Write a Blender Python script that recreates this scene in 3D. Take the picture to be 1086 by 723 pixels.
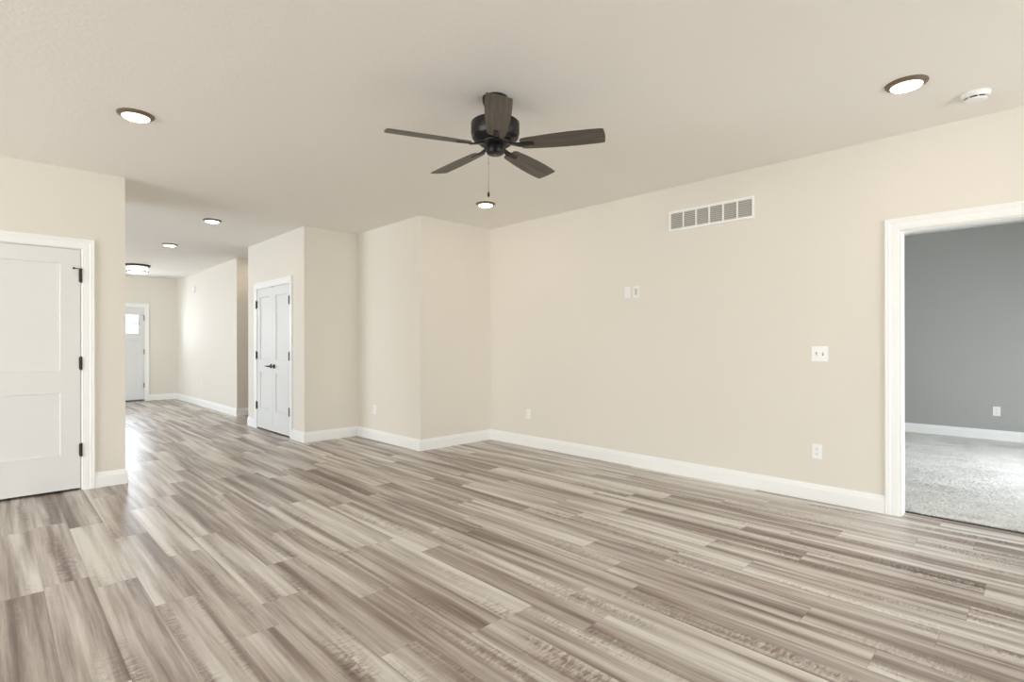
import bpy, bmesh, math, random
import numpy as np
from mathutils import Vector, Matrix
random.seed(4); rng = np.random.default_rng(4)
for o in list(bpy.data.objects): bpy.data.objects.remove(o)
SC = bpy.context.scene; COL = SC.collection; PI = math.pi

# ------------------------------------------------------------------ camera
cam = bpy.data.cameras.new('camera'); cam_o = bpy.data.objects.new('camera', cam); COL.objects.link(cam_o)
cam.sensor_width = 36; cam.sensor_fit = 'HORIZONTAL'; cam.lens = 36*561.213/1086
cam.shift_y = 3.19/1086; cam.clip_start = .02; cam.clip_end = 200
cam_o.matrix_world = (Matrix.Translation((0,0,1.2428)) @ Matrix.Rotation(-.77582,4,'Z')
                      @ Matrix.Rotation(PI/2,4,'X') @ Matrix.Rotation(-.00175,4,'Z'))
SC.camera = cam_o

# ------------------------------------------------------------------ exposure, sky, daylight through the windows
SC.view_settings.view_transform = 'Standard'; SC.view_settings.look = 'None'
SC.view_settings.gamma = 1; SC.view_settings.use_curve_mapping = False
SC.view_settings.exposure = 0.0
SC.cycles.max_bounces = 12; SC.cycles.diffuse_bounces = 8; SC.cycles.glossy_bounces = 4
SC.cycles.sample_clamp_indirect = 6
W = bpy.data.worlds.new('sky'); SC.world = W; W.use_nodes = True
nt = W.node_tree; nt.nodes.clear()
wo = nt.nodes.new('ShaderNodeOutputWorld'); bg = nt.nodes.new('ShaderNodeBackground')
sky = nt.nodes.new('ShaderNodeTexSky'); sky.sky_type = 'HOSEK_WILKIE'; sky.turbidity = 6; sky.ground_albedo = .6
sky.sun_direction = (-.5,-.5,.7)
bg.inputs['Strength'].default_value = 7
nt.links.new(sky.outputs[0], bg.inputs[0]); nt.links.new(bg.outputs[0], wo.inputs[0])

def window_light(name, loc, target, w, h, power, color):
    l = bpy.data.lights.new(name, 'AREA'); l.shape = 'RECTANGLE'; l.size = w; l.size_y = h
    l.energy = power; l.color = color
    o = bpy.data.objects.new(name, l); COL.objects.link(o)
    d = Vector(target)-Vector(loc); o.location = loc
    o.rotation_euler = d.to_track_quat('-Z','Y').to_euler()
    return o
DAY = (.92,.965,1.0); COOL = (.88,.94,1.0)
window_light('daylight_left_window', (-5.98,3.6,1.25), (0,3.6,1.25), 4.0, 2.1, 270, DAY)
window_light('daylight_rear_window', (2.5,-4.58,1.25), (2.5,0,1.25), 4.0, 2.1, 160, DAY)
window_light('daylight_dining_window', (-5.98,8.6,1.3), (0,8.6,1.3), 4.2, 2.0, 320, (.80,.89,1.0))
window_light('daylight_bedroom_window', (6.7,-1.33,1.05), (6.7,0.6,.0), 1.3, 1.5, 112, COOL)
window_light('daylight_entry_door_window', (1.93,14.11,1.69), (1.93,10,1.69), .70, .40, 34, (.82,.91,1.0)).data.spread = math.radians(150)

# ------------------------------------------------------------------ measures (metres)
H = 2.74
XR, YA, XB, YC, XD, YE = 4.649, 5.142, 3.545, 6.611, 2.810, 8.668
XF, YF, YG, YH, XH = 3.023, 9.903, 14.068, 5.824, .849
XL, YB, T = -6.0, -4.6, .12
CX = 4.79                     # where the carpet starts
XBED = 9.10
OY0_, OY1_ = -.16, .756

# ------------------------------------------------------------------ materials
def lin(r,g,b):
    f = lambda c: (c/255)/12.92 if c/255 <= .04045 else ((c/255+.055)/1.055)**2.4
    return (f(r),f(g),f(b),1)
def mat(name, col, rough=.5, metal=0, emit=None, estr=0, bump=None, spec=.5, var=0, vscale=8):
    m = bpy.data.materials.new(name); m.use_nodes = True; t = m.node_tree; b = t.nodes['Principled BSDF']
    b.inputs['Base Color'].default_value = col; b.inputs['Roughness'].default_value = rough
    b.inputs['Metallic'].default_value = metal; b.inputs['Specular IOR Level'].default_value = spec
    if emit: b.inputs['Emission Color'].default_value = emit; b.inputs['Emission Strength'].default_value = estr
    tc = t.nodes.new('ShaderNodeTexCoord')
    if var:
        n = t.nodes.new('ShaderNodeTexNoise'); n.inputs['Scale'].default_value = vscale; n.inputs['Detail'].default_value = 3
        mx = t.nodes.new('ShaderNodeMix'); mx.data_type = 'RGBA'
        mx.inputs[6].default_value = tuple(c*(1-var) for c in col[:3])+(1,); mx.inputs[7].default_value = tuple(min(1,c*(1+var)) for c in col[:3])+(1,)
        t.links.new(tc.outputs['Object'], n.inputs['Vector']); t.links.new(n.outputs['Fac'], mx.inputs[0]); t.links.new(mx.outputs[2], b.inputs['Base Color'])
    if bump:
        s, st, di = bump
        n = t.nodes.new('ShaderNodeTexNoise'); n.inputs['Scale'].default_value = s; n.inputs['Detail'].default_value = 3
        bp = t.nodes.new('ShaderNodeBump'); bp.inputs['Strength'].default_value = st; bp.inputs['Distance'].default_value = di
        t.links.new(tc.outputs['Object'], n.inputs['Vector']); t.links.new(n.outputs['Fac'], bp.inputs['Height']); t.links.new(bp.outputs[0], b.inputs['Normal'])
    return m
M = dict(
    wall = mat('warm_wall_paint', lin(228,223,213), .75, bump=(90,.15,.002), spec=.25, var=.006, vscale=2),
    ceil = mat('ceiling_paint', lin(238,235,229), .9, bump=(45,.35,.004), spec=.1),
    grey = mat('grey_wall_paint', lin(171,171,167), .8, bump=(90,.15,.002), spec=.2),
    trim = mat('white_trim_paint', lin(242,243,241), .4, bump=(30,.02,.001)),
    door = mat('white_door_paint', lin(225,226,224), .5, bump=(60,.03,.001)),
    black = mat('black_hardware', lin(22,20,19), .55, 0, bump=(200,.05,.001)),
    nickel = mat('brushed_nickel', lin(150,145,138), .35, .9, bump=(200,.05,.001)),
    bronze = mat('oiled_bronze', lin(120,105,90), .45, .4, var=.1, vscale=30),
    motor = mat('matte_black_metal', lin(38,36,36), .38, .5, var=.08, vscale=20),
    plate = mat('white_plate_plastic', lin(240,240,238), .35, bump=(40,.02,.001)),
    slot = mat('dark_slot', lin(60,58,56), .6, bump=(40,.02,.001)),
    grille = mat('grille_louver_paint', lin(205,202,194), .5, bump=(40,.02,.001)),
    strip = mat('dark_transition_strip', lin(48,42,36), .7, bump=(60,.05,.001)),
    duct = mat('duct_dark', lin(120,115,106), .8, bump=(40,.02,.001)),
    lens = mat('lit_lens', lin(255,250,240), .4, emit=(1,.86,.68,1), estr=38),
    shade = mat('lit_glass_shade', lin(250,245,235), .3, emit=(1,.93,.82,1), estr=1.5),
    weather = mat('threshold_bronze', lin(110,96,82), .5, .4, var=.1),
)
def lens_falloff(m, full):
    t = m.node_tree; b = t.nodes['Principled BSDF']; g = t.nodes.new('ShaderNodeTexCoord'); l = t.nodes.new('ShaderNodeVectorMath'); l.operation = 'LENGTH'
    s = t.nodes.new('ShaderNodeSeparateXYZ'); c = t.nodes.new('ShaderNodeCombineXYZ'); r = t.nodes.new('ShaderNodeMapRange'); r.interpolation_type = 'SMOOTHSTEP'
    t.links.new(g.outputs['Object'], s.inputs[0]); t.links.new(s.outputs[0], c.inputs[0]); t.links.new(s.outputs[1], c.inputs[1]); t.links.new(c.outputs[0], l.inputs[0])
    for k, v in zip((1,2,3,4), (.050,.078,full,1.2)): r.inputs[k].default_value = v
    t.links.new(l.outputs['Value'], r.inputs[0]); t.links.new(r.outputs[0], b.inputs['Emission Strength'])
lens_falloff(M['lens'], 55)     # a frosted diffuser, brightest over its middle
def glass_mat():
    m = bpy.data.materials.new('window_glass'); m.use_nodes = True; t = m.node_tree; t.nodes.clear()
    o = t.nodes.new('ShaderNodeOutputMaterial'); mx = t.nodes.new('ShaderNodeMixShader'); mx.inputs[0].default_value = .08
    tr = t.nodes.new('ShaderNodeBsdfTransparent'); gl = t.nodes.new('ShaderNodeBsdfGlossy'); gl.inputs['Roughness'].default_value = .02
    t.links.new(tr.outputs[0], mx.inputs[1]); t.links.new(gl.outputs[0], mx.inputs[2]); t.links.new(mx.outputs[0], o.inputs[0])
    return m
M['glass'] = glass_mat()

def N(t, typ, **kw):
    n = t.nodes.new(typ)
    for k, v in kw.items(): setattr(n, k, v)
    return n
def math_(t, op, a, b=None, c=None, clamp=False):
    n = t.nodes.new('ShaderNodeMath'); n.operation = op; n.use_clamp = clamp
    for i, v in enumerate((a,b,c)):
        if v is None: continue
        if isinstance(v,(int,float)): n.inputs[i].default_value = v
        else: t.links.new(v, n.inputs[i])
    return n.outputs[0]
def vec_(t, x, y, z):
    n = t.nodes.new('ShaderNodeCombineXYZ')
    for i, v in enumerate((x,y,z)):
        if isinstance(v,(int,float)): n.inputs[i].default_value = v
        else: t.links.new(v, n.inputs[i])
    return n.outputs[0]
def noise_(t, vec, scale, detail=3, rough=.5, dist=0):
    n = t.nodes.new('ShaderNodeTexNoise'); n.inputs['Scale'].default_value = scale; n.inputs['Detail'].default_value = detail
    n.inputs['Roughness'].default_value = rough; n.inputs['Distortion'].default_value = dist
    t.links.new(vec, n.inputs['Vector']); return n.outputs['Fac']
def ramp_(t, fac, stops):
    n = t.nodes.new('ShaderNodeValToRGB'); e = n.color_ramp.elements
    while len(e) < len(stops): e.new(.5)
    for s, (p, c) in zip(e, stops): s.position = p; s.color = c
    t.links.new(fac, n.inputs[0]); return n.outputs[0]

def plank_mat():
    m = bpy.data.materials.new('vinyl_plank'); m.use_nodes = True; t = m.node_tree; b = t.nodes['Principled BSDF']
    g = N(t,'ShaderNodeNewGeometry'); s = N(t,'ShaderNodeSeparateXYZ'); t.links.new(g.outputs['Position'], s.inputs[0])
    X, Y = s.outputs[0], s.outputs[1]
    PW, PL = .183, 1.22
    xr = math_(t,'DIVIDE',X,PW); row = math_(t,'FLOOR',xr); fx = math_(t,'FRACT',xr)
    wr = N(t,'ShaderNodeTexWhiteNoise', noise_dimensions='1D'); t.links.new(row, wr.inputs['W'])
    yr = math_(t,'ADD', math_(t,'DIVIDE',Y,PL), math_(t,'MULTIPLY',wr.outputs['Value'],7.0))
    col = math_(t,'FLOOR',yr); fy = math_(t,'FRACT',yr)
    wi = N(t,'ShaderNodeTexWhiteNoise', noise_dimensions='2D'); t.links.new(vec_(t,row,col,0), wi.inputs['Vector'])
    sc = N(t,'ShaderNodeSeparateColor'); t.links.new(wi.outputs['Color'], sc.inputs[0])
    r1, r2, r3 = sc.outputs[0], sc.outputs[1], sc.outputs[2]
    z = math_(t,'MULTIPLY',r1,37.0)
    # broad dark and light heart-wood bands running along the plank
    Yw = math_(t,'ADD',Y, math_(t,'MULTIPLY',r2,19.0))
    wob = math_(t,'MULTIPLY', math_(t,'SUBTRACT', noise_(t, vec_(t,math_(t,'MULTIPLY',X,3.0),math_(t,'MULTIPLY',Yw,.9),z),1,1), .5), .035)
    Xw = math_(t,'ADD',X,wob)
    band = noise_(t, vec_(t,math_(t,'MULTIPLY',Xw,15.0),math_(t,'MULTIPLY',Yw,.55),z), 1, 2.5, .55)
    band2 = noise_(t, vec_(t,math_(t,'MULTIPLY',Xw,62.0),math_(t,'MULTIPLY',Yw,1.4),z), 1, 4, .6)
    fine = noise_(t, vec_(t,math_(t,'MULTIPLY',X,330.0),math_(t,'MULTIPLY',Yw,9.0),z), 1, 3, .6)
    # cross-grain figure
    fig = noise_(t, vec_(t,math_(t,'MULTIPLY',X,26.0),math_(t,'MULTIPLY',Yw,75.0),z), 1, 3, .6, .8)
    figm = noise_(t, vec_(t,math_(t,'MULTIPLY',X,9.0),math_(t,'MULTIPLY',Yw,1.3),math_(t,'ADD',z,5.0)), 1, 1)
    figm = math_(t,'MULTIPLY', math_(t,'SUBTRACT',figm,.52), 5.0, clamp=True)
    grad = math_(t,'MULTIPLY', math_(t,'SUBTRACT',fx,.5), math_(t,'MULTIPLY', math_(t,'SUBTRACT',r3,.5), .55))
    v = math_(t,'ADD', math_(t,'MULTIPLY',math_(t,'SUBTRACT',band,.5),1.9), .56)
    v = math_(t,'ADD', v, grad)
    v = math_(t,'ADD', v, math_(t,'MULTIPLY',math_(t,'SUBTRACT',band2,.5),.5))
    v = math_(t,'ADD', v, math_(t,'MULTIPLY',math_(t,'SUBTRACT',fine,.5),.36))
    v = math_(t,'ADD', v, math_(t,'MULTIPLY',math_(t,'SUBTRACT',r1,.5),.30))
    v = math_(t,'ADD', v, math_(t,'MULTIPLY',math_(t,'MULTIPLY',math_(t,'SUBTRACT',fig,.58),1.5),figm), clamp=True)
    c = ramp_(t, v, [(0.06,lin(108,93,85)),(.34,lin(148,134,125)),(.58,lin(186,177,169)),(.92,lin(220,216,209))])
    ex = math_(t,'MULTIPLY', math_(t,'MINIMUM',fx,math_(t,'SUBTRACT',1.0,fx)), PW)
    ey = math_(t,'MULTIPLY', math_(t,'MINIMUM',fy,math_(t,'SUBTRACT',1.0,fy)), PL)
    e = math_(t,'MINIMUM',ex,ey); seam = math_(t,'DIVIDE',e,.0012,clamp=True)
    mx = N(t,'ShaderNodeMix', data_type='RGBA'); mx.inputs[6].default_value = lin(122,108,98)
    t.links.new(seam, mx.inputs[0]); t.links.new(c, mx.inputs[7]); t.links.new(mx.outputs[2], b.inputs['Base Color'])
    rr = math_(t,'ADD', math_(t,'MULTIPLY',fine,.10), .30); t.links.new(rr, b.inputs['Roughness'])
    b.inputs['Specular IOR Level'].default_value = .5
    bp = N(t,'ShaderNodeBump'); bp.inputs['Strength'].default_value = .35; bp.inputs['Distance'].default_value = .0012
    t.links.new(math_(t,'ADD',math_(t,'MULTIPLY',seam,.6),math_(t,'MULTIPLY',fine,.4)), bp.inputs['Height']); t.links.new(bp.outputs[0], b.inputs['Normal'])
    return m
M['plank'] = plank_mat()

def carpet_mat():
    m = bpy.data.materials.new('cut_pile_carpet'); m.use_nodes = True; t = m.node_tree; b = t.nodes['Principled BSDF']
    tc = N(t,'ShaderNodeTexCoord'); v = tc.outputs['Object']
    a = noise_(t, v, 170, 3, .7); bb_ = noise_(t, v, 3.2, 3, .6, .6)
    w = N(t,'ShaderNodeMath'); 
    f = math_(t,'ADD', math_(t,'MULTIPLY',a,.75), math_(t,'MULTIPLY',bb_,.45))
    c = ramp_(t, f, [(.36,lin(160,157,152)),(.56,lin(222,220,215)),(.8,lin(246,245,241))])
    t.links.new(c, b.inputs['Base Color']); b.inputs['Roughness'].default_value = 1; b.inputs['Specular IOR Level'].default_value = .05
    bp = N(t,'ShaderNodeBump'); bp.inputs['Strength'].default_value = .8; bp.inputs['Distance'].default_value = .01
    t.links.new(f, bp.inputs['Height']); t.links.new(bp.outputs[0], b.inputs['Normal'])
    return m
M['carpet'] = carpet_mat()

def blade_mat():
    m = bpy.data.materials.new('weathered_oak_blade'); m.use_nodes = True; t = m.node_tree; b = t.nodes['Principled BSDF']
    tc = N(t,'ShaderNodeTexCoord'); mp = N(t,'ShaderNodeMapping'); mp.inputs['Scale'].default_value = (3,60,20)
    t.links.new(tc.outputs['UV'], mp.inputs[0])
    f = noise_(t, mp.outputs[0], 1, 4, .6)
    c = ramp_(t, f, [(.3,lin(66,59,51)),(.7,lin(102,94,82))])
    t.links.new(c, b.inputs['Base Color']); b.inputs['Roughness'].default_value = .5
    return m
M['blade'] = blade_mat()

# ------------------------------------------------------------------ mesh helpers
def origin_of(o):
    v = Vector((0,0,0))
    while o: v = v+o.location; o = o.parent
    return v
def link(name, verts, faces, m, parent=None, smooth=False, uvs=None):
    off = origin_of(parent) if parent else Vector((0,0,0))
    me = bpy.data.meshes.new(name); me.from_pydata([tuple(Vector(v)-off) for v in verts], [], faces)
    if uvs:
        ul = me.uv_layers.new(name='uv')
        for p in me.polygons:
            for li in p.loop_indices: ul.data[li].uv = uvs[me.loops[li].vertex_index]
    bm = bmesh.new(); bm.from_mesh(me); bmesh.ops.recalc_face_normals(bm, faces=bm.faces); bm.to_mesh(me); bm.free()
    me.materials.append(m)
    if smooth:
        me.polygons.foreach_set('use_smooth', [True]*len(me.polygons))
        try: me.set_sharp_from_angle(angle=math.radians(38))
        except Exception: pass
    o = bpy.data.objects.new(name, me); COL.objects.link(o)
    if parent: o.parent = parent
    return o
class MB:
    def __init__(s): s.v = []; s.f = []
    def add(s, vs, fs): k = len(s.v); s.v += [tuple(v) for v in vs]; s.f += [tuple(i+k for i in f) for f in fs]; return s
    def box(s, a, b, bev=0):
        (x0,y0,z0),(x1,y1,z1) = a,b
        x0,x1 = sorted((x0,x1)); y0,y1 = sorted((y0,y1)); z0,z1 = sorted((z0,z1))
        if bev:
            bm = bmesh.new(); bmesh.ops.create_cube(bm, size=1)
            for v in bm.verts: v.co = ((x0+x1)/2+v.co.x*(x1-x0), (y0+y1)/2+v.co.y*(y1-y0), (z0+z1)/2+v.co.z*(z1-z0))
            bmesh.ops.bevel(bm, geom=list(bm.edges), offset=bev, segments=2, affect='EDGES', profile=.5)
            return s.bm(bm)
        return s.add([(x,y,z) for x in (x0,x1) for y in (y0,y1) for z in (z0,z1)],
                     [(0,1,3,2),(4,6,7,5),(0,4,5,1),(2,3,7,6),(0,2,6,4),(1,5,7,3)])
    def bm(s, bm, mtx=None):
        bm.verts.index_update()
        if mtx: bm.transform(mtx)
        s.add([v.co[:] for v in bm.verts], [[v.index for v in f.verts] for f in bm.faces]); bm.free(); return s
    def lathe(s, prof, c=(0,0,0), ax=None, n=40, closed=False):
        # prof: (r, h) pairs; axis +Z by default
        R = Matrix.Identity(3) if ax is None else Vector((0,0,1)).rotation_difference(Vector(ax)).to_matrix()
        vs = []; fs = []; L = len(prof)
        for r, h in prof:
            for i in range(n): a = 2*PI*i/n; vs.append(Vector(c)+R@Vector((r*math.cos(a),r*math.sin(a),h)))
        for j in range(L-1 if not closed else L):
            k = (j+1)%L
            for i in range(n): q = (i+1)%n; fs.append((j*n+i,j*n+q,k*n+q,k*n+i))
        if not closed:
            if prof[0][0] > 1e-6: fs.append(tuple(range(n))[::-1])
            if prof[-1][0] > 1e-6: fs.append(tuple((L-1)*n+i for i in range(n)))
        return s.add(vs, fs)
    def tube(s, pts, r, n=10):
        pts = [Vector(p) for p in pts]; rs = r if isinstance(r,(list,tuple)) else [r]*len(pts)
        vs = []; fs = []; up = None
        for i, p in enumerate(pts):
            d = (pts[min(i+1,len(pts)-1)]-pts[max(i-1,0)]).normalized()
            if up is None: up = d.orthogonal().normalized()
            a = (up-d*up.dot(d)).normalized(); b = d.cross(a); up = a
            for k in range(n): t = 2*PI*k/n; vs.append(p+(a*math.cos(t)+b*math.sin(t))*rs[i])
        for i in range(len(pts)-1):
            for k in range(n): q = (k+1)%n; fs.append((i*n+k,i*n+q,(i+1)*n+q,(i+1)*n+k))
        fs.append(tuple(range(n))[::-1]); fs.append(tuple((len(pts)-1)*n+k for k in range(n)))
        return s.add(vs, fs)
    def go(s, name, m, parent=None, smooth=False): return link(name, s.v, s.f, m, parent, smooth)
def struct(o, **kw):
    o['kind'] = 'structure'
    for k, v in kw.items(): o[k] = v
    return o
def empty(name, loc):
    o = bpy.data.objects.new(name, None); COL.objects.link(o); o.location = loc; o.empty_display_size = .1; return o
def tag(o, label, cat, group=None):
    o['label'] = label; o['category'] = cat
    if group: o['group'] = group
    return o
class Frame:                       # local frame on a wall: u to the right, n out of the wall, z up
    def __init__(s, o, u, n): s.o = Vector(o); s.u = Vector(u); s.n = Vector(n)
    def __call__(s, u, d, z): return s.o+s.u*u+s.n*d+Vector((0,0,z))
    def box(s, mb, u0, u1, d0, d1, z0, z1, bev=0): return mb.box(s(u0,d0,z0), s(u1,d1,z1), bev)
RIGHT = Frame((XR,0,0),(0,-1,0),(-1,0,0))      # u = -Y
FRONT = Frame((0,YH,0),(1,0,0),(0,-1,0))       # u = X
PANTRY = Frame((XD,0,0),(0,-1,0),(-1,0,0))
JOG = Frame((XB,0,0),(0,-1,0),(-1,0,0))
HALL = Frame((XF,0,0),(0,-1,0),(-1,0,0))
ENTRY = Frame((0,YG,0),(1,0,0),(0,-1,0))
BED = Frame((XBED,0,0),(0,-1,0),(-1,0,0))

# ------------------------------------------------------------------ floor, ceiling
b = MB(); b.box((XL-T,YB-T,-.1),(CX,YG+T,0)); b.box((CX,5.26,-.1),(6.6,YG+T,0))
struct(b.go('floor', M['plank']))
b = MB(); b.box((XL-T,YB-T,H),(XBED+T,YG+T,H+.12)); struct(b.go('ceiling', M['ceil']))
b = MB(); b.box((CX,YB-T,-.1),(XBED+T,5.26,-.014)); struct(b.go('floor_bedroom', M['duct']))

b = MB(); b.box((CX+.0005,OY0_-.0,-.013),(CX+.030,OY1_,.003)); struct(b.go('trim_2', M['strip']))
# ------------------------------------------------------------------ walls
def wall(name, boxes, m='wall'):
    b = MB()
    for a, c in boxes: b.box(a, c)
    return struct(b.go(name, M[m]))
OY0, OY1, OZ = -.16, .756, 2.047          # opening to the bedroom
wall('wall_right', [((XR,YB,0),(XR+T/2,OY0,H)), ((XR,OY0,OZ),(XR+T/2,OY1,H)), ((XR,OY1,0),(XR+T/2,YA,H))])
wall('wall_right_bedroom_face', [((XR+T/2,YB,0),(XR+T,OY0,H)), ((XR+T/2,OY0,OZ),(XR+T,OY1,H)), ((XR+T/2,OY1,0),(XR+T,YA+.002,H))], 'grey')
wall('wall_alcove', [((XB+T,YA,0),(5.9,YA+T,H))])
wall('wall_jog', [((XB,YA,0),(XB+T,YC,H))])
wall('wall_pantry_front', [((XD+T,YC,0),(XB+T,YC+T,H))])
D2Y0, D2Y1, DZ = 7.064, 8.281, 2.056
wall('wall_pantry_side', [((XD,YC,0),(XD+T,D2Y0,H)), ((XD,D2Y0,DZ),(XD+T,D2Y1,H)), ((XD,D2Y1,0),(XD+T,YE,H))])
wall('wall_pantry_back', [((XD+T,YE-T,0),(6.6,YE,H))])
wall('wall_closet_partition', [((3.9,YC+T,0),(4.0,YE-T,H))])
wall('wall_passage_end', [((6.5,YE,0),(6.6,YF,H))])
wall('wall_hall_side_return', [((XF+T,YF,0),(6.6,YF+T,H))])
wall('wall_hall_right', [((XF,YF,0),(XF+T,YG,H))])
D3X0, D3X1 = 1.468, 2.389
wall('wall_hall_far', [((XL-T,YG,0),(D3X0,YG+T,H)), ((D3X0,YG,DZ),(D3X1,YG+T,H)), ((D3X1,YG,0),(XF+T,YG+T,H))])
D1X0, D1X1 = -.276, .538
wall('wall_left', [((XL,YH,0),(D1X0,YH+T,H)), ((D1X0,YH,DZ),(D1X1,YH+T,H)), ((D1X1,YH,0),(XH,YH+T,H))])
wall('wall_left_added_closet', [((-.5,YH+T,0),(-.4,YH+.9,H)), ((XH-T,YH+T,0),(XH,YH+.9,H)), ((-.5,YH+.9,0),(XH,YH+1.0,H))])  # unseen box added to keep daylight from leaking under the left door
# outer shell of the rooms, with the window openings the daylight comes through
wall('wall_outer_left', [((XL-T,YB,0),(XL,YG,.2)), ((XL-T,YB,2.3),(XL,YG,H)), ((XL-T,YB,.2),(XL,1.5,2.3)),
                         ((XL-T,5.6,.2),(XL,6.3,2.3)), ((XL-T,10.9,.2),(XL,YG,2.3))])
wall('wall_rear', [((XL-T,YB-T,0),(XR+T,YB,.2)), ((XL-T,YB-T,2.3),(XR+T,YB,H)), ((XL-T,YB-T,.2),(.4,YB,2.3)), ((4.6,YB-T,.2),(XR+T,YB,2.3))])
wall('wall_bedroom_far', [((XBED,-2.0-T,0),(XBED+T,5.26,H))], 'grey')
wall('wall_bedroom_window_side', [((XR+T,-1.35-T,0),(XBED,-1.35,.25)), ((XR+T,-1.35-T,1.85),(XBED,-1.35,H)), ((XR+T,-1.35-T,.25),(6.0,-1.35,1.85)), ((7.4,-1.35-T,.25),(XBED,-1.35,1.85))], 'grey')
wall('wall_bedroom_inner', [((XR+T,3.6,0),(XBED,3.7,H))], 'grey')
def window_frame(name, frame, u0, u1, z0, z1, n):
    b = MB(); w = .06
    for a, c, p, q in ((u0,u1,z0,z0+w),(u0,u1,z1-w,z1),(u0,u0+w,z0,z1),(u1-w,u1,z0,z1)): frame.box(b,a,c,-.08,-.03,p,q)
    for i in range(1,n): x = u0+(u1-u0)*i/n; frame.box(b,x-w/2,x+w/2,-.08,-.03,z0,z1)
    o = struct(b.go(name, M['trim'])); g = MB(); frame.box(g,u0+w,u1-w,-.058,-.054,z0+w,z1-w); g.go('pane', M['glass'], o)
window_frame('window_1', Frame((XL,0,0),(0,1,0),(1,0,0)), 1.5, 5.6, .2, 2.3, 4)
window_frame('window_2', Frame((0,YB,0),(1,0,0),(0,1,0)), -.0+.4, 4.6, .2, 2.3, 4)
window_frame('window_3', Frame((XL,0,0),(0,1,0),(1,0,0)), 6.3, 10.9, .2, 2.3, 4)
window_frame('window_4', Frame((0,-1.35,0),(1,0,0),(0,1,0)), 6.0, 7.4, .25, 1.85, 2)

# ------------------------------------------------------------------ baseboards (mitred runs of one profile)
BP = [(0,0),(.015,0),(.015,.094),(.0145,.098),(.0115,.101),(.0105,.106),(.0108,.110),(.009,.117),(.0065,.123),(.004,.128),(.0035,.132),(0,.132)]
def baseboard(name, p0, p1, n, m0, m1, z0=0):
    p0, p1, n = Vector(p0+(z0,)), Vector(p1+(z0,)), Vector(n+(0,)); d = (p1-p0).normalized()
    vs = [p0+n*a+Vector((0,0,z))-d*a*m0 for a, z in BP]+[p1+n*a+Vector((0,0,z))+d*a*m1 for a, z in BP]; L = len(BP)
    fs = [(i,(i+1)%L,L+(i+1)%L,L+i) for i in range(L)]+[tuple(range(L)),tuple(range(L,2*L))[::-1]]
    return struct(link(name, vs, fs, M['trim']))
CW = .086   # casing width
baseboard('baseboard_right', (XR,OY1+.007+CW), (XR,YA), (-1,0), 0, -1)
baseboard('baseboard_alcove', (XR,YA), (XB,YA), (0,-1), -1, 1)
baseboard('baseboard_jog', (XB,YA), (XB,YC), (-1,0), 1, -1)
baseboard('baseboard_pantry_front', (XB,YC), (XD,YC), (0,-1), -1, 1)
baseboard('baseboard_pantry_side', (XD,YC), (XD,D2Y0-.007-CW), (-1,0), 1, 0)
baseboard('baseboard_pantry_corner', (XD,D2Y1+.007+CW), (XD,YE), (-1,0), 0, 1)
baseboard('baseboard_pantry_back', (XD,YE), (6.5,YE), (0,1), 1, -1)
baseboard('baseboard_passage', (XF,YF), (6.5,YF), (0,-1), 1, -1)
baseboard('baseboard_hall_right', (XF,YF), (XF,YG), (-1,0), 1, -1)
baseboard('baseboard_hall_far', (XF,YG), (D3X1+.007+CW,YG), (0,-1), -1, 0)
baseboard('baseboard_left', (D1X1+.007+CW,YH), (XH,YH), (0,-1), 0, 1)
baseboard('baseboard_left_end', (XH,YH), (XH,YH+1.0), (1,0), 1, 0)
baseboard('baseboard_bedroom_far', (XBED,3.6), (XBED,-1.35), (-1,0), 0, 0, .006)

# ------------------------------------------------------------------ door casings and jambs
CP = [(0,0),(0,.009),(.006,.012),(.012,.0115),(.018,.0125),(.040,.0135),(.052,.0135),(.056,.0165),(.064,.0175),(.070,.0165),(.074,.0185),(CW-.002,.0185),(CW,.016),(CW,0)]
def u_sweep(fr, u0, u1, z1, prof, z0=0):
    vs = []; L = len(prof)
    for w, d in prof: vs += [fr(u0-w,d,z0), fr(u0-w,d,z1+w), fr(u1+w,d,z1+w), fr(u1+w,d,z0)]
    fs = [(i*4+k,i*4+k+1,((i+1)%L)*4+k+1,((i+1)%L)*4+k) for i in range(L) for k in range(3)]
    fs += [tuple(i*4 for i in range(L)), tuple(i*4+3 for i in range(L))[::-1]]
    return vs, fs
def casing(name, fr, u0, u1, z1, parent=None):
    vs, fs = u_sweep(fr, u0-.007, u1+.007, z1+.007, CP); return link(name, vs, fs, M['trim'], parent)
def jamb(name, fr, u0, u1, z1, parent=None, stop=None):
    P_ = [(.0005,.0005),(-.018,.0005),(-.018,-T-.0005),(.0005,-T-.0005)]
    # the jamb lies inside the opening: its face is u0 / u1 / z1
    vs, fs = u_sweep(fr, u0, u1, z1, [(0,.0005),(.0,-T-.0005),(.0025,-T-.0005),(.0025,.0005)])
    o = link(name, vs, fs, M['trim'], parent)
    if stop:
        vs, fs = u_sweep(fr, u0, u1, z1, [(0,-stop),(0,-stop-.035),(-.011,-stop-.035),(-.011,-stop)]); link('door_stop_strip', vs, fs, M['trim'], parent)
    return o
RO = Frame((XR,0,0),(0,-1,0),(-1,0,0))
t1 = empty('trim_1', (XR,(OY0+OY1)/2,0)); struct(t1)
casing('casing', RO, -OY1, -OY0, OZ, t1); jamb('jamb', RO, -OY1+.0025, -OY0-.0025, OZ-.0025, t1)
RB = Frame((XR+T,0,0),(0,-1,0),(1,0,0)); casing('casing', RB, -OY1, -OY0, OZ, t1)

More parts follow.
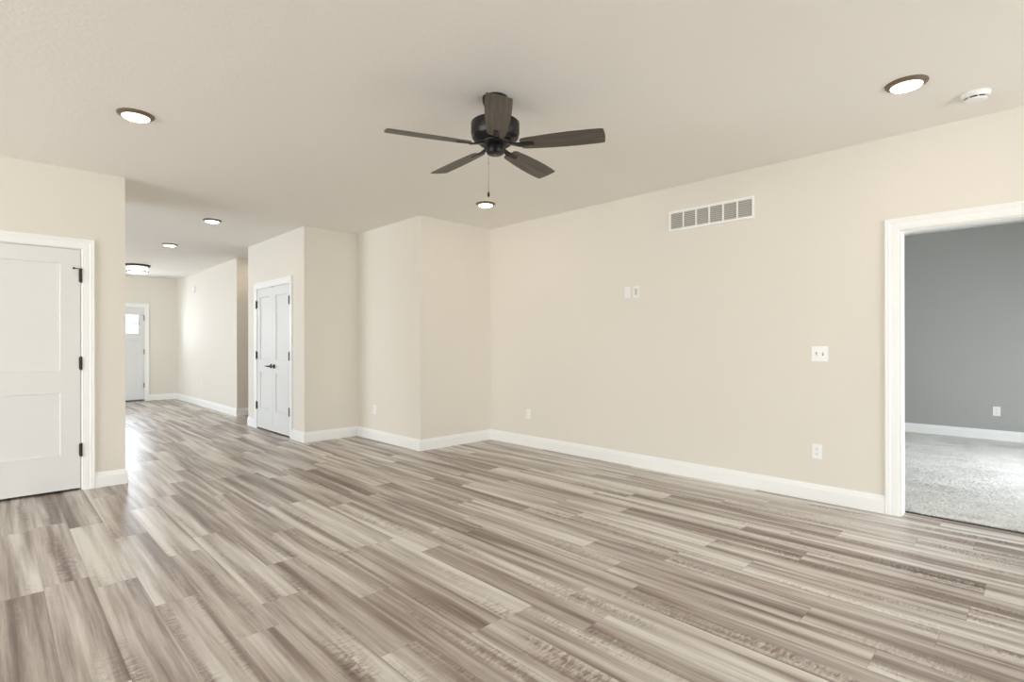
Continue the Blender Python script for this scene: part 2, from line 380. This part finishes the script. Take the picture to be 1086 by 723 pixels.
def leaf(name, fr, u0, u1, z0, z1, d0, th, panels, parent, holes=(), rec=.012, ch=.003):
    """door leaf: front face at d0, shaker panels recessed with a sloped stick"""
    us = sorted({u0,u1,*[p for q in list(panels)+list(holes) for p in q[:2]]}); zs = sorted({z0,z1,*[p for q in list(panels)+list(holes) for p in q[2:4]]})
    b = MB()
    inside = lambda u, z, q: q[0]-1e-6 < u < q[1]+1e-6 and q[2]-1e-6 < z < q[3]+1e-6
    for i in range(len(us)-1):
        for j in range(len(zs)-1):
            cu, cz = (us[i]+us[i+1])/2, (zs[j]+zs[j+1])/2
            hole = any(inside(cu,cz,q) for q in holes); pan = any(inside(cu,cz,q) for q in panels)
            if not hole and not pan: b.add([fr(us[i],d0,zs[j]),fr(us[i+1],d0,zs[j]),fr(us[i+1],d0,zs[j+1]),fr(us[i],d0,zs[j+1])],[(0,1,2,3)])
            if not hole: b.add([fr(us[i],d0-th,zs[j]),fr(us[i+1],d0-th,zs[j]),fr(us[i+1],d0-th,zs[j+1]),fr(us[i],d0-th,zs[j+1])],[(3,2,1,0)])
    for a, c, p, q in panels:
        o_ = [fr(a,d0,p),fr(c,d0,p),fr(c,d0,q),fr(a,d0,q)]; i_ = [fr(a+ch,d0-rec,p+ch),fr(c-ch,d0-rec,p+ch),fr(c-ch,d0-rec,q-ch),fr(a+ch,d0-rec,q-ch)]
        b.add(o_+i_, [(k,(k+1)%4,4+(k+1)%4,4+k) for k in range(4)]+[(4,5,6,7)])
    for a, c, p, q in holes:
        o_ = [fr(a,d0,p),fr(c,d0,p),fr(c,d0,q),fr(a,d0,q)]; i_ = [fr(a,d0-th,p),fr(c,d0-th,p),fr(c,d0-th,q),fr(a,d0-th,q)]
        b.add(o_+i_, [(k,(k+1)%4,4+(k+1)%4,4+k) for k in range(4)])
    o_ = [fr(u0,d0,z0),fr(u1,d0,z0),fr(u1,d0,z1),fr(u0,d0,z1)]; i_ = [fr(u0,d0-th,z0),fr(u1,d0-th,z0),fr(u1,d0-th,z1),fr(u0,d0-th,z1)]
    b.add(o_+i_, [(k,(k+1)%4,4+(k+1)%4,4+k) for k in range(4)])
    return b.go(name, M['door'], parent)
def hinge(fr, u, z, parent, m='black', s=1, stop=0):
    b = MB()
    fr_ = fr
    b.lathe([(.0045,0),(.0045,-.004),(.009,-.004),(.009,.104),(.0045,.104),(.0045,.108)][1:5], fr(u,.013,z-.05), n=14)
    b.lathe([(.002,-.010),(.006,-.007),(.006,-.004)], fr(u,.013,z-.05), n=12); b.lathe([(.006,.104),(.006,.107),(.002,.110)], fr(u,.013,z-.05), n=12)
    fr.box(b, u-.013, u, .0006, .004, z-.05, z+.052); fr.box(b, u, u+.013, .0006, .004, z-.05, z+.052)
    o = b.go('hinge', M[m], parent, True)
    if stop:   # hinge-pin door stop: a collar over the pin, a threaded rod and a rubber bumper
        c = MB(); zz = z+.058
        c.lathe([(.010,-.004),(.010,.004)], fr(u,.010,zz), n=16)
        c.tube([fr(u+.012*stop,.012,zz), fr(u,.012,zz), fr(u-.040*stop,.024,zz+.003), fr(u-.046*stop,.014,zz+.003)], .0032, 8)
        c.lathe([(.004,.0),(.0085,.001),(.0085,.012),(.006,.014)], fr(u-.046*stop,.018,zz+.003), ax=-fr.n, n=16)
        c.go('hinge_pin_stop', M[m], parent, True)
def lever(fr, u, z, s, parent):
    b = MB(); c = fr(u,.0,z)
    b.lathe([(.032,.0),(.032,.004),(.029,.009),(.014,.012),(.011,.016),(.010,.045),(.011,.052),(.008,.056)], c, ax=fr.n, n=28)
    pts = [fr(u,.048,z), fr(u+.02*s,.050,z), fr(u+.06*s,.050,z+.002), fr(u+.095*s,.048,z), fr(u+.112*s,.045,z-.003)]
    b.tube(pts, [.009,.0085,.0075,.0065,.0045], 12)
    return b.go('handle', M['black'], parent, True)

# left closet door
d1 = struct(empty('door_1', ((D1X0+D1X1)/2,YH,0)))
casing('casing', FRONT, D1X0, D1X1, DZ, d1); jamb('jamb', FRONT, D1X0, D1X1, DZ, d1, .037)
l1 = leaf('door_leaf', FRONT, D1X0+.003, D1X1-.003, .02, DZ-.003, .0, .035, [(D1X0+.135,D1X1-.133,.313,.836),(D1X0+.135,D1X1-.133,1.025,1.930)], d1)
for z, s in ((1.832,1),(1.085,0),(.345,0)): hinge(FRONT, D1X1, z, l1, stop=s)
lever(FRONT, D1X0+.07, .93, 1, l1)
# pantry double door
d2 = struct(empty('door_2', (XD,(D2Y0+D2Y1)/2,0)))
casing('casing', PANTRY, -D2Y1, -D2Y0, DZ, d2); jamb('jamb', PANTRY, -D2Y1, -D2Y0, DZ, d2, .037)
mid = -(D2Y0+D2Y1)/2
for (a, c, s) in ((-D2Y1+.003, mid-.0015, -1), (mid+.0015, -D2Y0-.003, 1)):
    lf = leaf('door_leaf', PANTRY, a, c, .022, DZ-.003, .0, .035, [(a+.108,c-.108,.313,.836),(a+.108,c-.108,1.025,1.930)], d2)
    for z in (1.832,1.085,.345): hinge(PANTRY, -D2Y1 if s < 0 else -D2Y0, z, lf)
    lever(PANTRY, mid+.06*s, .935, s, lf)
    k = MB(); PANTRY.box(k, mid+.03*s-.014, mid+.03*s+.014, -.006, .004, DZ-.007, DZ+.001); k.go('ball_catch', M['nickel'], lf)
# entry door
d3 = struct(empty('door_3', ((D3X0+D3X1)/2,YG,0)))
casing('casing', ENTRY, D3X0, D3X1, DZ, d3); jamb('jamb', ENTRY, D3X0, D3X1, DZ, d3, .05)
a, c = D3X0+.003, D3X1-.003
lites = [(1.575,2.282,1.488,1.892)]
l3 = leaf('door_leaf', ENTRY, a, c, .045, DZ-.003, .0, .044, [(a+.105,(a+c)/2-.055,.25,1.28),((a+c)/2+.055,c-.105,.25,1.28)], d3, lites)
b = MB(); u0,u1,z0,z1 = lites[0]
for i in (1,2): x = u0+(u1-u0)*i/3; ENTRY.box(b, x-.011, x+.011, -.034, -.006, z0, z1)
ENTRY.box(b, u0, u1, -.034, -.006, (z0+z1)/2-.011, (z0+z1)/2+.011)
vs, fs = u_sweep(ENTRY, u0, u1, z1, [(0,.0),(0,.006),(.014,.006),(.018,.0)], z0); b.add(vs, fs); ENTRY.box(b,u0-.018,u1+.018,0,.006,z0-.018,z0)
b.go('lite_frame', M['door'], l3)
b = MB(); ENTRY.box(b, u0, u1, -.024, -.018, z0, z1); b.go('pane', M['glass'], l3)
b = MB(); ENTRY.box(b, a+.06, c-.06, 0, .022, 1.345, 1.372, .004); b.go('shelf_moulding', M['door'], l3)
for z, s in ((1.832,1),(1.085,0),(.345,0)): hinge(ENTRY, D3X1, z, l3, 'nickel', stop=s)
lever(ENTRY, D3X0+.07, .95, 1, l3)
b = MB(); ENTRY.box(b, D3X0-.0, D3X1, -.115, .03, .0, .028, .006); b.go('threshold', M['weather'], d3)
# porch outside, seen through the glass of the entry door
b = MB(); b.box((-1,YG+T,-.2),(5,YG+9,-.1)); struct(b.go('floor_porch', M['ceil']))

# ------------------------------------------------------------------ carpet
nx, ny = 420, 330
xs = CX + np.concatenate([[0,.006],np.linspace(.014,XBED-CX,nx-2)]); ys = np.linspace(-1.2,2.6,ny)
gx, gy = np.meshgrid(xs, ys, indexing='ij')
gz = .011+rng.random(gx.shape)*.006; gz[0] = -.014; gz[1] = .004+rng.random(ny)*.008
gx = gx+(rng.random(gx.shape)-.5)*.006; gx[0] = CX+.026+rng.random(ny)*.008; gx[1] = CX+.022+rng.random(ny)*.014; gx[2:] += .024; gx[:,:] = np.minimum(gx, XBED)
V = np.stack([gx,gy,gz],-1).reshape(-1,3)
idx = np.arange(nx*ny).reshape(nx,ny)
Fq = np.stack([idx[:-1,:-1],idx[1:,:-1],idx[1:,1:],idx[:-1,1:]],-1).reshape(-1,4)
me = bpy.data.meshes.new('carpet'); me.from_pydata(V.tolist(), [], Fq.tolist()); me.materials.append(M['carpet'])
o = bpy.data.objects.new('carpet', me); COL.objects.link(o); o['kind'] = 'stuff'
tag(o, 'light grey cut pile carpet covering the bedroom floor through the doorway', 'carpet')

# ------------------------------------------------------------------ wall plates, vent
def plate(name, fr, u, z, label, cat, kind, group=None, w=.072, h=.117):
    root = empty(name, fr(u,0,z)); b = MB(); fr.box(b, u-w/2, u+w/2, .0003, .006, z-h/2, z+h/2, .0022); b.go('cover_plate', M['plate'], root)
    if kind == 'outlet':
        for s in (-1,1):
            zz = z+s*.0195; f = MB()
            prof = []
            n = 28
            for i in range(n):
                t = 2*PI*i/n; x = .0172*math.cos(t); y = max(-.0135,min(.0135,.0172*math.sin(t))); prof.append((x,y))
            vs = [fr(u+x,.0055,zz+y) for x,y in prof]+[fr(u+x,.0082,zz+y) for x,y in prof]
            f.add(vs, [(i,(i+1)%n,n+(i+1)%n,n+i) for i in range(n)]+[tuple(range(n,2*n))])
            r = f.go('receptacle', M['plate'], root)
            g = MB()
            fr.box(g, u-.0076, u-.0054, .0080, .0086, zz-.001, zz+.0085); fr.box(g, u+.0054, u+.0074, .0080, .0086, zz+.0005, zz+.0075)
            g.lathe([(.0026,0),(.0026,.0006)], fr(u,.0080,zz-.0075), ax=fr.n, n=12)
            g.go('slots', M['slot'], r)
        g = MB(); g.lathe([(.003,0),(.0028,.001),(.001,.0014)], fr(u,.006,z), ax=fr.n, n=12); g.go('screw', M['plate'], root)
    if kind == 'toggles':
        for k, s in ((-.023,-1),(.023,1)):
            g = MB(); fr.box(g, u+k-.005, u+k+.005, .0059, .0066, z-.012, z+.012); g.go('slot', M['duct'], root)
            g = MB(); g.tube([fr(u+k,.004,z), fr(u+k,.010,z+.003*s), fr(u+k,.019,z+.011*s)], [.0044,.0042,.0034], 10); g.go('toggle', M['plate'], root)
            for zz in (-.030,.030):
                q = MB(); q.lathe([(.003,0),(.0028,.001),(.001,.0014)], fr(u+k,.006,z+zz), ax=fr.n, n=12); q.go('screw', M['plate'], root)
    if kind == 'jack':
        g = MB(); fr.box(g, u-.0165, u+.0165, .0059, .0085, z-.033, z+.033, .001); g.go('insert', M['grille'], root)
        g = MB(); g.lathe([(.0065,0),(.0065,.003),(.0045,.003),(.0045,.009),(.0015,.009)], fr(u,.0085,z-.012), ax=fr.n, n=16); g.go('jack', M['grille'], root)
    if kind == 'blank':
        for zz in (-.042,.042):
            g = MB(); g.lathe([(.003,0),(.0028,.001),(.001,.0014)], fr(u,.006,z+zz), ax=fr.n, n=12); g.go('screw', M['plate'], root)
    return tag(root, label, cat, group)
G_ = 'white wall outlets'
plate('blank_plate', RIGHT, -3.043, 1.770, 'plain white blank cover plate on the beige wall, left one of the high pair', 'wall plate', 'blank')
plate('cable_jack_plate', RIGHT, -2.941, 1.768, 'white plate with grey centre insert, right one of the high pair on the wall', 'wall plate', 'jack')
plate('light_switch', RIGHT, -1.2775, 1.161, 'white double toggle light switch on the beige wall above the outlet', 'light switch', 'toggles', w=.118, h=.119)
plate('wall_outlet', RIGHT, -1.297, .390, 'white duplex outlet low on the beige wall below the double light switch', 'outlet', 'outlet', G_)
plate('wall_outlet', RIGHT, -4.455, .392, 'white duplex outlet low on the long beige wall near the alcove corner', 'outlet', 'outlet', G_)
plate('wall_outlet', JOG, -6.165, .393, 'white duplex outlet low on the short wall between the pantry and the alcove corner', 'outlet', 'outlet', G_)
plate('wall_outlet', HALL, -12.03, .455, 'small white outlet low on the bright hallway wall', 'outlet', 'outlet', G_)
plate('wall_outlet', BED, -.488, .378, 'white outlet low on the grey bedroom wall', 'outlet', 'outlet', G_)

v = empty('return_air_grille', RIGHT(-2.172,0,2.41)); u0,u1,z0,z1 = -2.572,-1.773,2.318,2.506
fw = .020; b = MB()
for a, c, p, q in ((u0,u1,z0,z0+fw),(u0,u1,z1-fw,z1),(u0,u0+fw,z0+fw,z1-fw),(u1-fw,u1,z0+fw,z1-fw)): RIGHT.box(b,a,c,.0003,.012,p,q)
cw = (u1-u0-2*fw)/6
for i in range(1,6): x = u0+fw+cw*i; RIGHT.box(b, x-.0065, x+.0065, .0003, .0118, z0+fw, z1-fw)
b.go('grille_frame', M['trim'], v)
b = MB(); RIGHT.box(b, u0+fw-.002, u1-fw+.002, .0002, .001, z0+fw-.002, z1-fw+.002); b.go('grille_backing', M['duct'], v)
b = MB(); nl = 9
for i in range(nl):
    zz = z0+fw+(z1-z0-2*fw)*(i+.5)/nl; s = .0075
    b.add([RIGHT(u,d,z) for u in (u0+fw,u1-fw) for d,z in ((.002,zz+s),(.003,zz+s+.001),(.0105,zz-s*.6),(.0095,zz-s*.6-.001))],
          [(0,1,5,4),(1,2,6,5),(2,3,7,6),(3,0,4,7)])
b.go('louvers', M['grille'], v)
tag(v, 'wide white return air grille with six louvered sections high on the beige wall', 'vent')

# smoke alarms
s = empty('smoke_detector', (4.215,.318,H)); b = MB()
b.lathe([(.0,-.044),(.040,-.044),(.050,-.042),(.055,-.038),(.056,-.0355)], s.location, n=48); b.go('cap', M['plate'], s, True)
b = MB(); b.lathe([(.071,0),(.071,-.010),(.068,-.013),(.066,-.024),(.063,-.027),(.0,-.027)], s.location, n=48); b.go('base', M['plate'], s, True)
b = MB(); b.lathe([(.053,-.0265),(.053,-.0365)], s.location, n=48); b.go('vent_slot', M['black'], s)
for i in range(8):
    a = 2*PI*i/8+.3; c = s.location+Vector((math.cos(a)*.055,math.sin(a)*.055,-.031)); b = MB()
    b.box(c-Vector((.003,.003,.005)), c+Vector((.003,.003,.005)), .0006); b.go('vent_rib', M['plate'], s)
tag(s, 'white round smoke detector with a dark vent gap, on the ceiling by the right downlight', 'smoke detector')
s = empty('smoke_alarm', HALL(-12.60,0,2.397)); b = MB()
b.lathe([(.072,.0005),(.072,.014),(.066,.030),(.050,.036),(.0,.037)], s.location, ax=HALL.n, n=40); b.go('cover', M['plate'], s, True)
b = MB(); b.lathe([(.0075,.0365),(.0075,.039),(.0,.0395)], s.location, ax=HALL.n, n=16); b.go('test_button', M['grille'], s, True)
tag(s, 'small white round alarm high on the bright hallway wall', 'smoke alarm')

# ------------------------------------------------------------------ downlights
def downlight(loc):
    r = empty('downlight', loc); b = MB()
    b.lathe([(.104,0),(.104,-.003),(.101,-.006),(.086,-.016),(.080,-.017),(.078,-.015),(.078,0)], loc, n=56); b.go('trim_ring', M['bronze'], r, True)
    b = MB(); b.lathe([(.079,-.014),(.076,-.020),(.060,-.0255),(.030,-.029),(.0,-.030)], loc, n=40); b.go('lens', M['lens'], r, True)
    return r
def dup(root, loc):
    r = root.copy(); COL.objects.link(r); r.location = loc
    for ch in root.children: c = ch.copy(); COL.objects.link(c); c.parent = r
    return r
GD = 'round bronze-rimmed ceiling downlights'
dl = downlight((.667,4.175,H)); tag(dl, 'lit round downlight with bronze rim on the ceiling above the left door', 'ceiling light', GD)
for p, lb in (((3.762,.584,H), 'lit round downlight with bronze rim on the ceiling beside the smoke detector'),
              ((3.757,4.228,H), 'lit round downlight just below the fan pull chain, near the alcove corner'),
              ((1.888,7.081,H), 'lit downlight on the hall ceiling, the nearer of two before the pantry doors'),
              ((1.887,9.219,H), 'lit downlight on the hall ceiling, the farther of two towards the entry')):
    tag(dup(dl, p), lb, 'ceiling light', GD)
tag(dup(dl, (3.25,9.50,H)), 'unseen downlight added on the side passage ceiling to light its wall face, round the corner behind the pantry', 'ceiling light', GD)  # added lamp, out of view, there to warm the passage wall face

# flush mount light in the entry hall
L0 = Vector((1.940,12.012,H)); r = empty('flush_mount_light', L0); b = MB()
b.lathe([(.205,0),(.205,-.022),(.198,-.030),(.175,-.034),(.0,-.034)], L0, n=56); b.go('ceiling_plate', M['black'], r, True)
b = MB(); b.lathe([(.158,-.034),(.158,-.150),(.150,-.156),(.0,-.160)], L0, n=48); b.go('glass_shade', M['shade'], r, True)
b = MB(); b.lathe([(.170,-.122),(.177,-.122),(.177,-.134),(.170,-.134)], L0, n=56, closed=True); b.go('lower_ring', M['black'], r, True)
for i in range(4):
    a = PI/2*i+.6; b = MB(); p = L0+Vector((math.cos(a)*.172,math.sin(a)*.172,0))
    b.tube([p+Vector((0,0,-.03)), p+Vector((0,0,-.14))], .006, 8); b.lathe([(.0,-.152),(.009,-.148),(.009,-.140),(.006,-.138)], p, n=12); b.go('post', M['black'], r, True)
tag(r, 'drum flush mount light with black rings on the hall ceiling before the entry door', 'ceiling light')

# ------------------------------------------------------------------ ceiling fan
FC = Vector((2.185,2.370,0)); fan = empty('ceiling_fan', FC+Vector((0,0,H)))
b = MB(); b.lathe([(.078,H),(.079,H-.012),(.076,H-.032),(.066,H-.054),(.040,H-.062),(.018,H-.064)], FC, n=44); b.go('canopy', M['motor'], fan, True)
b = MB(); b.lathe([(.0125,H-.062),(.0125,2.585)], FC, n=20); b.lathe([(.024,2.625),(.026,2.62),(.026,2.59),(.034,2.585)], FC, n=28); b.go('downrod', M['motor'], fan, True)
b = MB(); b.lathe([(.030,2.592),(.120,2.591),(.143,2.588),(.1465,2.585),(.1475,2.58),(.1475,2.522),(.145,2.515),(.1435,2.512),(.143,2.500),(.134,2.486),(.112,2.474),(.105,2.471),(.0,2.471)], FC, n=64)
mo = b.go('motor_housing', M['motor'], fan, True)
b = MB(); b.lathe([(.092,2.471),(.096,2.466),(.094,2.458),(.070,2.455),(.0,2.455)], FC, n=48); b.go('flywheel', M['black'], fan, True)
b = MB(); b.lathe([(.048,2.456),(.052,2.450),(.054,2.430),(.054,2.408),(.051,2.401),(.042,2.396),(.0,2.395)], FC, n=44); cup = b.go('switch_housing', M['motor'], fan, True)
b = MB(); b.lathe([(.006,2.396),(.006,2.393),(.0,2.392)], FC, n=14); b.go('end_cap_screw', M['nickel'], cup, True)
PITCH = math.radians(12.5)
def blade_shape():
    # outline in (radius, tangent) coordinates
    top = [(.163,.038),(.172,.048),(.19,.053),(.26,.060),(.34,.066),(.42,.070),(.50,.0715),(.57,.071),(.63,.069),(.654,.067),(.660,.061)]
    end = [(.664,.030),(.666,0),(.664,-.030)]
    bot = [(r,-t) for r, t in reversed(top)]
    return top+end+bot
for k in range(5):
    A = math.radians(157.0)+k*2*PI/5
    u = Vector((math.cos(A),math.sin(A),0)); t = Vector((-math.sin(A),math.cos(A),0))
    tt = t*math.cos(PITCH)-Vector((0,0,1))*math.sin(PITCH); nn = u.cross(tt)
    P = lambda r, s, d=0: FC+Vector((0,0,2.445))+u*(r-.004)+tt*s+nn*d
    out = blade_shape(); n = len(out); th = .0045
    vs = [P(r,s,0) for r,s in out]+[P(r,s,th) for r,s in out]
    fs = [tuple(range(n))[::-1], tuple(range(n,2*n))]+[(i,(i+1)%n,n+(i+1)%n,n+i) for i in range(n)]
    bl = link('blade', vs, fs, M['blade'], fan, uvs=[(r,s+k) for r,s in out]*2)
    # blade iron: arm from the flywheel, plate under the blade with a rounded end
    b = MB(); pl = [(.150,.020),(.215,.015),(.235,.0145),(.243,.009),(.246,0),(.243,-.009),(.235,-.0145),(.215,-.015),(.150,-.020)]; m_ = len(pl)
    b.add([P(r,s,-.0045) for r,s in pl]+[P(r,s,-.0002) for r,s in pl], [tuple(range(m_)),tuple(range(m_,2*m_))[::-1]]+[(i,(i+1)%m_,m_+(i+1)%m_,m_+i) for i in range(m_)])
    sec = [(.070,.013,2.462,0),(.100,.013,2.456,.2),(.130,.015,2.449,.6),(.158,.020,2.4445,1)]
    rows = []
    for r, w, z, q in sec:
        wv = (t*(1-q)+tt*q).normalized(); c0 = FC+u*r+Vector((0,0,z)); rows += [c0+wv*w, c0-wv*w, c0-wv*w-Vector((0,0,.008)), c0+wv*w-Vector((0,0,.008))]
    b.add(rows, [(i*4+j,i*4+(j+1)%4,(i+1)*4+(j+1)%4,(i+1)*4+j) for i in range(3) for j in range(4)]+[(0,1,2,3),(12,13,14,15)])
    for r, s in ((.190,0),(.215,0),(.235,0)): b.lathe([(.004,0),(.0035,.002),(.001,.003)], P(r,s,-.0045), ax=-nn, n=12)
    b.go('blade_iron', M['motor'], bl)
rv = Vector((math.cos(-.7758),math.sin(-.7758),0)); pc = FC-rv*.041
b = MB(); b.tube([pc+Vector((0,0,2.402)), pc+Vector((0,0,2.170))], .0011, 6); b.lathe([(.0,2.352),(.003,2.350),(.003,2.342),(.0,2.340)], pc, n=10)
ch_ = b.go('pull_chain', M['nickel'], fan)
b = MB(); b.lathe([(.0,2.172),(.003,2.170),(.0065,2.160),(.0075,2.150),(.006,2.140),(.0,2.137)], pc, n=16); b.go('chain_pendant', M['black'], ch_, True)
tag(fan, 'black ceiling fan with five weathered grey-brown blades and a pull chain', 'ceiling fan')
